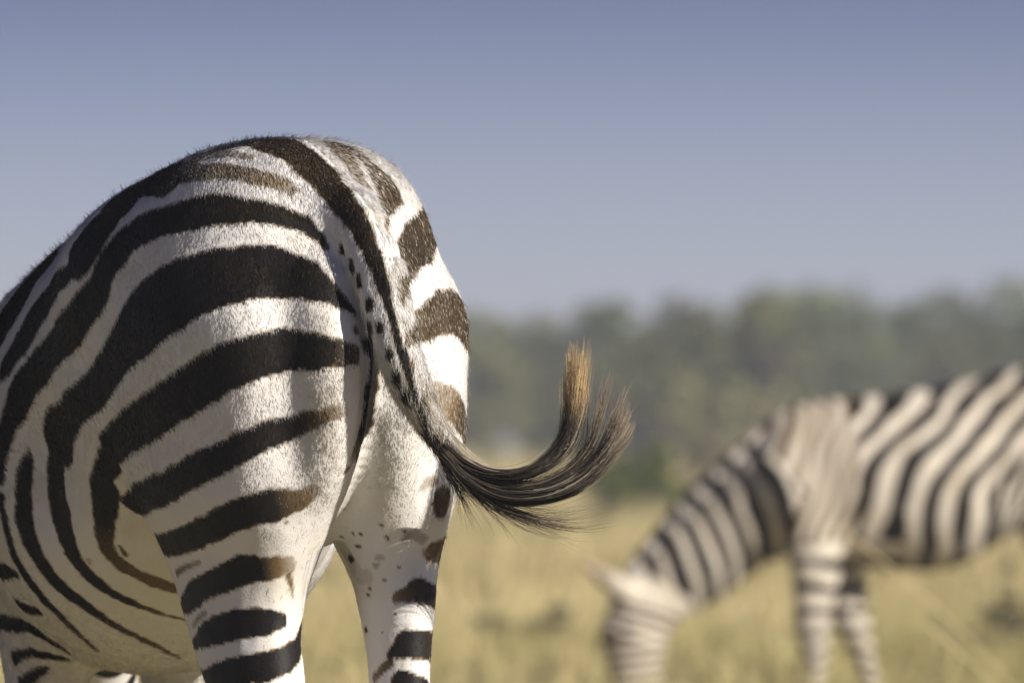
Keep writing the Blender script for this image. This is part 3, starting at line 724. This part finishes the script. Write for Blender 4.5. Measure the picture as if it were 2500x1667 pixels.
# ---------------------------------------------------------------- the grazing zebra behind
HL = [(z, a - .03, b, ra, rb) for z, a, b, ra, rb in POSE_NEAR['hind_left']]
def fore_far(a, b, back):
    rows = [(1.06, .07, .04, .03), (.98, .06, .12, .07), (.88, .045, .135, .085), (.78, .02, .118, .080), (.68, .0, .094, .068), (.58, -.005, .084, .064), (.48, .0, .068, .054), (.41, .004, .062, .052),
            (.35, .0, .052, .044), (.27, -.005, .035, .031), (.17, -.005, .035, .031), (.13, .0, .042, .037), (.08, .015, .036, .034), (.05, .03, .044, .040), (0., .045, .056, .049)]
    return [(z, a + da - back * np.clip((.75 - z) / .6, 0, 1), b * (1 if z < .9 else .85), ra, rb) for z, da, ra, rb in rows]
POSE_FAR = dict(POSE_NEAR,
    bend=([.4, .8, 1.2, 1.5], [0, 0, -.01, -.03]),
    hind_left=HL, hind_right=[(z, a + (.12 if z < .6 else .12 * (1.2 - z) / .6), -b, ra, rb) for z, a, b, ra, rb in HL],
    hams=[HAM, [(z, a, -b, ra, rb) for z, a, b, ra, rb in HAM], PERINEUM],
    fore_left=fore_far(1.23, .115, 0.), fore_right=fore_far(1.13, -.11, .17),
    neck=[(1.20, -.01, .96, .215, .13), (1.40, -.03, .80, .165, .105), (1.60, -.06, .63, .138, .085), (1.76, -.08, .50, .118, .075)],
    head=[(1.78, -.085, .49, .112, .078), (1.815, -.09, .37, .112, .074), (1.80, -.095, .21, .078, .056), (1.79, -.10, .11, .062, .050), (1.785, -.10, .075, .054, .046)],
    ears=[((1.85, -.02, .53, .046, .030), (2.0, .02, .62, .018, .024)), ((1.85, -.14, .52, .034, .024), (1.96, -.185, .62, .012, .020))],
    dock=[(.14, 0, 1.225, .04, .04), (.055, 0, 1.195, .038, .036), (.0, 0, 1.12, .03, .03), (-.025, .0, 1.02, .025, .026), (-.035, .0, .92, .02, .021),
          (-.04, .0, .82, .018, .018), (-.04, .0, .72, .022, .022), (-.035, .0, .60, .028, .028), (-.03, 0, .50, .012, .012)])
V, Q = zebra_mesh(POSE_FAR, (-.10, -.36, -.02), (2.08, .36, 1.36), .011)
me2 = finer(np_mesh('zebra', V, Q, None), 1); me2.name = 'zebra'; me2.materials.append(HIDE); me2.shade_smooth()
FV, FN = arrays(me2)
paint(me2, tone_colour(common_dark(FV, POSE_FAR) * .97, FV, 5) * np.array([.74, .69, .60]))   # a dustier animal
far_zebra = link(bpy.data.objects.new('zebra', me2))
far_zebra.location = (2.21, 29.5, .0); far_zebra.rotation_euler = (0, 0, R(180 + 12))
tag(far_zebra, 'blurred grazing zebra in side view with its head lowered into the grass', 'zebra', 'zebras')
mane(POSE_FAR, far_zebra, common_dark); eyes(POSE_FAR, far_zebra)
# ---------------------------------------------------------------- ground, grass, bushes, trees, haze
rnd = random.Random(5)
def ground_z(x, y):
    y = np.asarray(y, float); x = np.asarray(x, float)
    t = np.clip(y - 45, 0, 105) / 105; z = 1.25 * t ** 1.5
    s = np.clip(y - 150, 0, 230); z = z + s * .0085 + np.clip(s, 0, 200) * np.clip(x, -40, 60) * .00042
    e = np.clip(y - 380, 0, 600); z = z - e * .006
    f = np.clip((y - 24) / 15, 0, 1)
    return z + f * (.03 * np.sin(x * .9 + y * .21) + .02 * np.sin(y * .53 - x * .4)) * np.clip(1 - (y - 200) / 300, 0, 1)

def ground_material():
    m, n, l, b = mat('savanna_ground')
    tc = n.new('ShaderNodeTexCoord')
    def noise(s, d=5):
        t = n.new('ShaderNodeTexNoise'); t.inputs['Scale'].default_value = s; t.inputs['Detail'].default_value = d
        l.new(tc.outputs['Object'], t.inputs['Vector']); return t
    r = n.new('ShaderNodeValToRGB'); e = r.color_ramp.elements
    e[0].position = .38; e[0].color = (.17, .165, .070, 1); e[1].position = .60; e[1].color = (.50, .43, .235, 1)
    l.new(noise(.16, 4).outputs['Fac'], r.inputs[0])
    r2 = n.new('ShaderNodeValToRGB'); e = r2.color_ramp.elements
    e[0].position = .3; e[0].color = (.55, .55, .55, 1); e[1].position = .7; e[1].color = (1.15, 1.15, 1.15, 1)
    l.new(noise(2.5, 8).outputs['Fac'], r2.inputs[0])
    mx = n.new('ShaderNodeMix'); mx.data_type = 'RGBA'; mx.blend_type = 'MULTIPLY'; mx.inputs[0].default_value = 1
    l.new(r.outputs[0], mx.inputs[6]); l.new(r2.outputs[0], mx.inputs[7]); l.new(mx.outputs[2], b.inputs['Base Color'])
    b.inputs['Roughness'].default_value = .95; b.inputs['Specular IOR Level'].default_value = .1
    return m
ys = np.r_[np.linspace(-80, 20, 12), np.linspace(24, 160, 90), np.linspace(166, 400, 40), np.linspace(430, 1000, 12)]
xs = np.r_[np.linspace(-500, -60, 8), np.linspace(-50, 50, 51), np.linspace(60, 500, 8)]
X, Y = np.meshgrid(xs, ys); GV = np.stack([X, Y, ground_z(X, Y)], -1).reshape(-1, 3); nx = len(xs)
GF = np.array([(j*nx+i, j*nx+i+1, (j+1)*nx+i+1, (j+1)*nx+i) for j in range(len(ys)-1) for i in range(nx-1)])
gme = np_mesh('ground', GV, GF, ground_material()); gme.shade_smooth()
tag(link(bpy.data.objects.new('ground', gme)), kind='structure')

def attr_material(name, rough=.8, trans=.25):
    m, n, l, b = mat(name)
    at = n.new('ShaderNodeAttribute'); at.attribute_name = 'tint'
    oi = n.new('ShaderNodeObjectInfo'); hs = n.new('ShaderNodeHueSaturation')
    mr = n.new('ShaderNodeMapRange'); mr.inputs[3].default_value = .75; mr.inputs[4].default_value = 1.25
    l.new(oi.outputs['Random'], mr.inputs[0]); l.new(mr.outputs[0], hs.inputs['Value'])
    l.new(at.outputs['Color'], hs.inputs['Color'])
    l.new(hs.outputs[0], b.inputs['Base Color']); b.inputs['Roughness'].default_value = rough; b.inputs['Specular IOR Level'].default_value = .15
    tr = n.new('ShaderNodeBsdfTranslucent'); l.new(hs.outputs[0], tr.inputs['Color'])
    ms = n.new('ShaderNodeMixShader'); ms.inputs[0].default_value = trans
    l.new(b.outputs[0], ms.inputs[1]); l.new(tr.outputs[0], ms.inputs[2]); l.new(ms.outputs[0], n['Material Output'].inputs['Surface'])
    return m
GRASS = attr_material('dry_grass'); LEAF = attr_material('leaves'); BARK = plain('bark', (.11, .09, .07), .9, .1, .35, 6)

def tint(me, col):
    at = me.attributes.new('tint', 'FLOAT_COLOR', 'POINT')
    at.data.foreach_set('color', np.c_[col, np.ones(len(col))].astype(np.float32).ravel())

def grass(n, y0, y1, hmin, hmax, seed, wide=1.0):
    g = np.random.default_rng(seed)
    u = g.random(n); y = 1 / (1 / y0 + (1 / y1 - 1 / y0) * u)          # even over the picture of the plain
    x = g.uniform(-1, 1, n) * (y * .12 + 2.6 + 2.0 * (y0 < 10))
    tuft = np.round(np.stack([x, y], 1) / (.35 + y[:, None] * .004)) ; k = g.random(n) < .75
    off = np.stack([vnoise(np.c_[tuft, tuft[:, :1]*0] + .31, 3), vnoise(np.c_[tuft, tuft[:, :1]*0] + .71, 4)], 1)
    cell = (.35 + y * .004)
    x = np.where(k, (tuft[:, 0] + off[:, 0] * .5) * cell + g.normal(0, .07, n), x); y = np.where(k, (tuft[:, 1] + off[:, 1] * .5) * cell + g.normal(0, .07, n), y)
    y = np.clip(y, y0, None)
    z = ground_z(x, y)
    big = vnoise(np.c_[x * .22, y * .07, y * 0], 8)
    h = g.uniform(hmin, hmax, n) * (1 + .35 * big); w = g.uniform(.0025, .006, n) * (1 + y * .012) * wide
    a = g.uniform(0, 2 * np.pi, n); lean = g.normal(0, .35, (n, 2)) + np.array([.12, 0])
    root = np.stack([x, y, z - .01], 1); side = np.stack([np.cos(a), np.sin(a), a * 0], 1) * w[:, None]
    mid = root + np.c_[lean * (h * .35)[:, None], h * .6]; tip = root + np.c_[lean * h[:, None], h]
    Vv = np.stack([root - side, root + side, mid - side * .7, mid + side * .7, tip], 1).reshape(-1, 3)
    b = np.arange(n)[:, None] * 5
    F = np.concatenate([b + np.array([[0, 1, 3]]), b + np.array([[0, 3, 2]]), b + np.array([[2, 3, 4]])])
    me = np_mesh('grass', Vv, F, GRASS)
    mixv = np.clip(.60 + .75 * big + g.normal(0, .22, n), 0, 1)[:, None]
    c = np.array([.22, .20, .07]) * (1 - mixv) + np.array([.66, .56, .31]) * mixv
    tint(me, np.repeat(c * g.uniform(.8, 1.15, n)[:, None], 5, 0))
    return me
o = link(bpy.data.objects.new('grass', grass(80000, 24, 62, .10, .34, 1)))
tag(o, 'dry straw coloured savanna grass around and behind the grazing zebra', 'grass', kind='stuff')
o = link(bpy.data.objects.new('grass', grass(120000, 62, 175, .20, .55, 2, 1.6)))
tag(o, 'dry grass of the plain running up to the wooded slope', 'grass', kind='stuff')

o = link(bpy.data.objects.new('grass', grass(60000, 5, 24, .12, .36, 3)))  # out of view; added to cut the light bounced up to the belly
tag(o, 'unseen grass added under and around the near zebra to darken the ground bounce', 'grass', kind='stuff')

def tube(pts, rads, n=6):
    pts = np.asarray(pts, float); Vs, Fs = [], []
    d = unit(np.gradient(pts, axis=0)); e1 = unit(np.cross(d, [.31, .2, .93] if abs(d[0][2]) < .9 else [1, 0, 0])); e2 = np.cross(d, e1)
    for i in range(len(pts)):
        for j in range(n):
            t = 2 * math.pi * j / n; Vs.append(pts[i] + rads[i] * (e1[i] * math.cos(t) + e2[i] * math.sin(t)))
    for i in range(len(pts) - 1):
        for j in range(n): Fs.append((i*n+j, i*n+(j+1) % n, (i+1)*n+(j+1) % n, (i+1)*n+j))
    return Vs, Fs

def tree_kind(seed, h, spread, leaves, cols, clumps, low=.25, leaf=.10):
    """trunk with limbs, and a crown of leaf clumps at the limb ends"""
    g = np.random.default_rng(seed)
    Vs, Fs = [], []
    def addt(p, r, n=6):
        v, f = tube(p, r, n); o = len(Vs); Vs.extend(v); Fs.extend([tuple(o + i for i in q) for q in f])
    top = np.array([g.normal(0, .1) * h, g.normal(0, .1) * h, h * .62])
    addt([(0, 0, -.2), top * .35 + g.normal(0, .05, 3) * [1, 1, 0], top * .7, top], [h*.035, h*.028, h*.02, h*.01], 8)
    ends = []
    for i in range(clumps):
        t = g.uniform(.2, 1); st = top * t
        a = 2 * math.pi * (i + g.random() * .8) / clumps * 2.6
        rr = spread * h * g.uniform(.25, 1.0)
        en = np.array([math.cos(a) * rr, math.sin(a) * rr, h * g.uniform(low, .93 - .25 * (rr / (spread * h)) ** 2)])
        md = (st + en) / 2 + np.array([0, 0, -.04 * h]) + g.normal(0, .03 * h, 3)
        addt([st, md, en], [h*.013, h*.009, h*.004], 5); ends.append(en)
    ends = np.array(ends)
    k = g.integers(0, len(ends), leaves); sz = g.uniform(.07, .15, len(ends)) * h
    q = unit(g.normal(0, 1, (leaves, 3))) * (g.random(leaves) ** .45)[:, None]
    P = ends[k] + q * sz[k][:, None] * np.array([1.25, 1.25, .8])
    a1 = unit(g.normal(0, 1, (leaves, 3))); a2 = unit(np.cross(a1, g.normal(0, 1, (leaves, 3))))
    s = g.uniform(.6, 1.4, leaves)[:, None] * leaf
    LV = np.stack([P - a1 * s, P + a2 * s * .5, P + a1 * s, P - a2 * s * .5], 1).reshape(-1, 3)
    LF = np.arange(leaves * 4).reshape(-1, 4)
    cr = np_mesh('crown', LV, LF, LEAF)
    w = np.clip(g.normal(.5, .2, len(ends))[k] + g.normal(0, .2, leaves), 0, 1)[:, None]
    tint(cr, np.repeat(np.array(cols[0]) * (1 - w) + np.array(cols[1]) * w, 4, 0))
    tm = np_mesh('trunk', np.array(Vs), np.array(Fs), BARK); tm.shade_smooth()
    return tm, cr

GREEN = [(.055, .075, .028), (.185, .205, .085)]; OLIVE = [(.10, .11, .045), (.22, .22, .10)]; DRY = [(.20, .185, .10), (.33, .31, .185)]; LUSH = [(.05, .07, .006), (.14, .165, .018)]
KINDS = [('broad_tree', tree_kind(11, 5.0, .52, 2600, GREEN, 30, .22, .13)), ('round_tree', tree_kind(12, 4.4, .42, 2400, GREEN, 26, .15, .12)),
         ('olive_tree', tree_kind(13, 4.0, .55, 2200, OLIVE, 26, .12, .12)), ('thorn_bush', tree_kind(14, 2.6, .65, 1800, OLIVE, 24, .08, .10)),
         ('tall_tree', tree_kind(15, 6.4, .36, 2600, GREEN, 30, .3, .13))]
def plant(name, kind, x, y, s, rz, label, cat, group=None):
    e = bpy.data.objects.new(name, None); link(e); e.location = (x, y, float(ground_z(x, y)) - .03); e.scale = (s, s, s); e.rotation_euler = (0, 0, rz)
    for pn, m in zip(('trunk', 'crown'), kind): link(bpy.data.objects.new(pn, m), e)
    return tag(e, label, cat, group)
LAB = {'broad_tree': 'broad green tree in the hazy wood on the slope', 'round_tree': 'rounded dark green tree in the hazy wood on the slope', 'olive_tree': 'olive green spreading tree in the hazy wood on the slope',
       'thorn_bush': 'low pale thorn bush at the foot of the wooded slope', 'tall_tree': 'taller tree standing above the hazy wood on the slope'}
WHERE = [' at the foot of the hazy wooded slope', ' just behind the bushes at the foot of the slope', ' halfway up the hazy wooded slope', ' high up in the hazy wood', ' on the skyline of the hazy wood']
for row, (y0, names, dens) in enumerate([(168, ('thorn_bush', 'thorn_bush', 'olive_tree'), 1.9), (192, ('olive_tree', 'round_tree', 'broad_tree'), 2.5), (222, ('broad_tree', 'round_tree', 'olive_tree'), 2.7),
                                          (258, ('broad_tree', 'round_tree', 'tall_tree'), 2.9), (300, ('broad_tree', 'tall_tree', 'round_tree', 'broad_tree'), 3.2)]):
    x = -(y0 * .10 + 8)
    while x < y0 * .10 + 8:
        nm = rnd.choice(names); kd = dict(KINDS)[nm]
        lab = LAB[nm].split(' in the ')[0].split(' at the ')[0].split(' standing ')[0] + WHERE[row]
        plant(nm, kd, x + rnd.uniform(-.6, .6), y0 + rnd.uniform(-9, 9), rnd.uniform(.62, .95), rnd.uniform(0, 6.28), lab, 'tree' if 'tree' in nm else 'bush', lab.replace(' tree ', ' trees ').replace(' bush ', ' bushes '))
        x += .78 * dens * rnd.uniform(.75, 1.3)

lush = tree_kind(21, 1.15, .55, 3200, LUSH, 26, .08, .06)
plant('green_bush', lush, (1475 - 1176) / 19600 * 95, 95, 1.0, .4, 'fresh green bush on the plain between tail tuft and grazing zebra', 'bush')
dryb = tree_kind(22, 1.9, .5, 1300, DRY, 22, .1, .06)
plant('dry_shrub', dryb, (1625 - 1176) / 19600 * 110, 110, 1.0, 1.4, 'pale dry shrub above the neck of the grazing zebra', 'shrub')
plant('dry_sapling', tree_kind(24, 2.3, .30, 700, OLIVE, 20, .2, .07), (1545 - 1176) / 19600 * 150, 150, 1.0, 2.0, 'pale leafless-looking sapling in front of the dark wood', 'sapling')
dkb = tree_kind(23, .34, .75, 900, [(.03, .035, .015), (.085, .085, .04)], 18, .05, .016)
plant('low_bush', dkb, (1215 - 1176) / 19600 * 43, 43, 1.15, .2, 'low dark bush in the grass below the tail tuft', 'bush')
plant('low_shrub', dkb, (2330 - 1176) / 19600 * 46, 46, 1.3, 2.2, 'low dark shrub in the grass behind the hind legs of the grazing zebra', 'shrub')

ROCK = plain('rock', (.42, .30, .21), .9, .2, .25, 9)
def rock(x, y, r):
    g = np.random.default_rng(3); Vs, Fs = [], []
    for i in range(9):
        for j in range(14):
            t, f = math.pi * i / 8, 2 * math.pi * j / 14
            d = np.array([math.sin(t) * math.cos(f), math.sin(t) * math.sin(f), math.cos(t)])
            Vs.append(d * r * np.array([1.2, 1, .9]) * (1 + .22 * vnoise(d[None] * 2.2 + 5, 2)[0]))
    for i in range(8):
        for j in range(14): Fs.append((i*14+j, (i+1)*14+j, (i+1)*14+(j+1) % 14, i*14+(j+1) % 14))
    o = mesh_obj('rock', Vs, Fs, ROCK); o.location = (x, y, float(ground_z(x, y)) + r * .9)
    tag(o, 'small reddish rock in the grass beside the low dark bush', 'rock')
rock((1300 - 1176) / 19600 * 41, 41, .075)

STRAW = plain('straw', (.52, .43, .24), .7, .3)
def stalk(name, foot, tip, label):
    f = np.array(foot, float); t = np.array(tip, float); n = 14; k = np.linspace(0, 1, n)[:, None]
    p = f + (t - f) * k + np.array([0, 0, .06]) * np.sin(k * math.pi)
    e = bpy.data.objects.new(name, None); link(e); e.location = f
    v, F = tube(p - f, np.linspace(.0036, .0024, n), 6); mesh_obj('stem', v, F, STRAW, e)
    g = np.random.default_rng(9); sv, sf = [], []
    for i in range(16):                                                  # seed head
        c = p[-1] - f - (t - f) / np.linalg.norm(t - f) * .007 * i; d = unit(g.normal(0, 1, 3) + (t - f) * 2) * .016
        s = unit(np.cross(d, g.normal(0, 1, 3))) * .0032; o = len(sv); sv += [c, c + d * .5 + s, c + d, c + d * .5 - s]; sf.append((o, o+1, o+2, o+3))
    mesh_obj('seed_head', sv, sf, STRAW, e)
    tag(e, label, 'grass stalk', 'dry grass stalks')
stalk('grass_stalk', (1.42, 20, 0), (.975, 20, .545), 'dry straw stalk leaning in front of the rear legs of the grazing zebra')
stalk('grass_stalk', (1.62, 23, 0), (.885, 23, .77), 'dry straw stalk slanting across the belly of the grazing zebra')

# the air: one even box of haze round everything
hz = bpy.data.meshes.new('haze')
bx = [(x, y, z) for x in (-520, 520) for y in (-100, 1020) for z in (-6, 17)]
hz.from_pydata(bx, [], [(0, 1, 3, 2), (4, 6, 7, 5), (0, 4, 5, 1), (2, 3, 7, 6), (0, 2, 6, 4), (1, 5, 7, 3)])
hm = bpy.data.materials.new('haze'); hm.use_nodes = True; hm.node_tree.nodes.clear()
ho = hm.node_tree.nodes.new('ShaderNodeOutputMaterial'); hv = hm.node_tree.nodes.new('ShaderNodeVolumePrincipled')
hv.inputs['Color'].default_value = (.86, .92, 1.0, 1); hv.inputs['Density'].default_value = .0016; hv.inputs['Anisotropy'].default_value = .2
hm.node_tree.links.new(hv.outputs[0], ho.inputs['Volume'])
hz.materials.append(hm)
tag(link(bpy.data.objects.new('haze', hz)), kind='stuff')
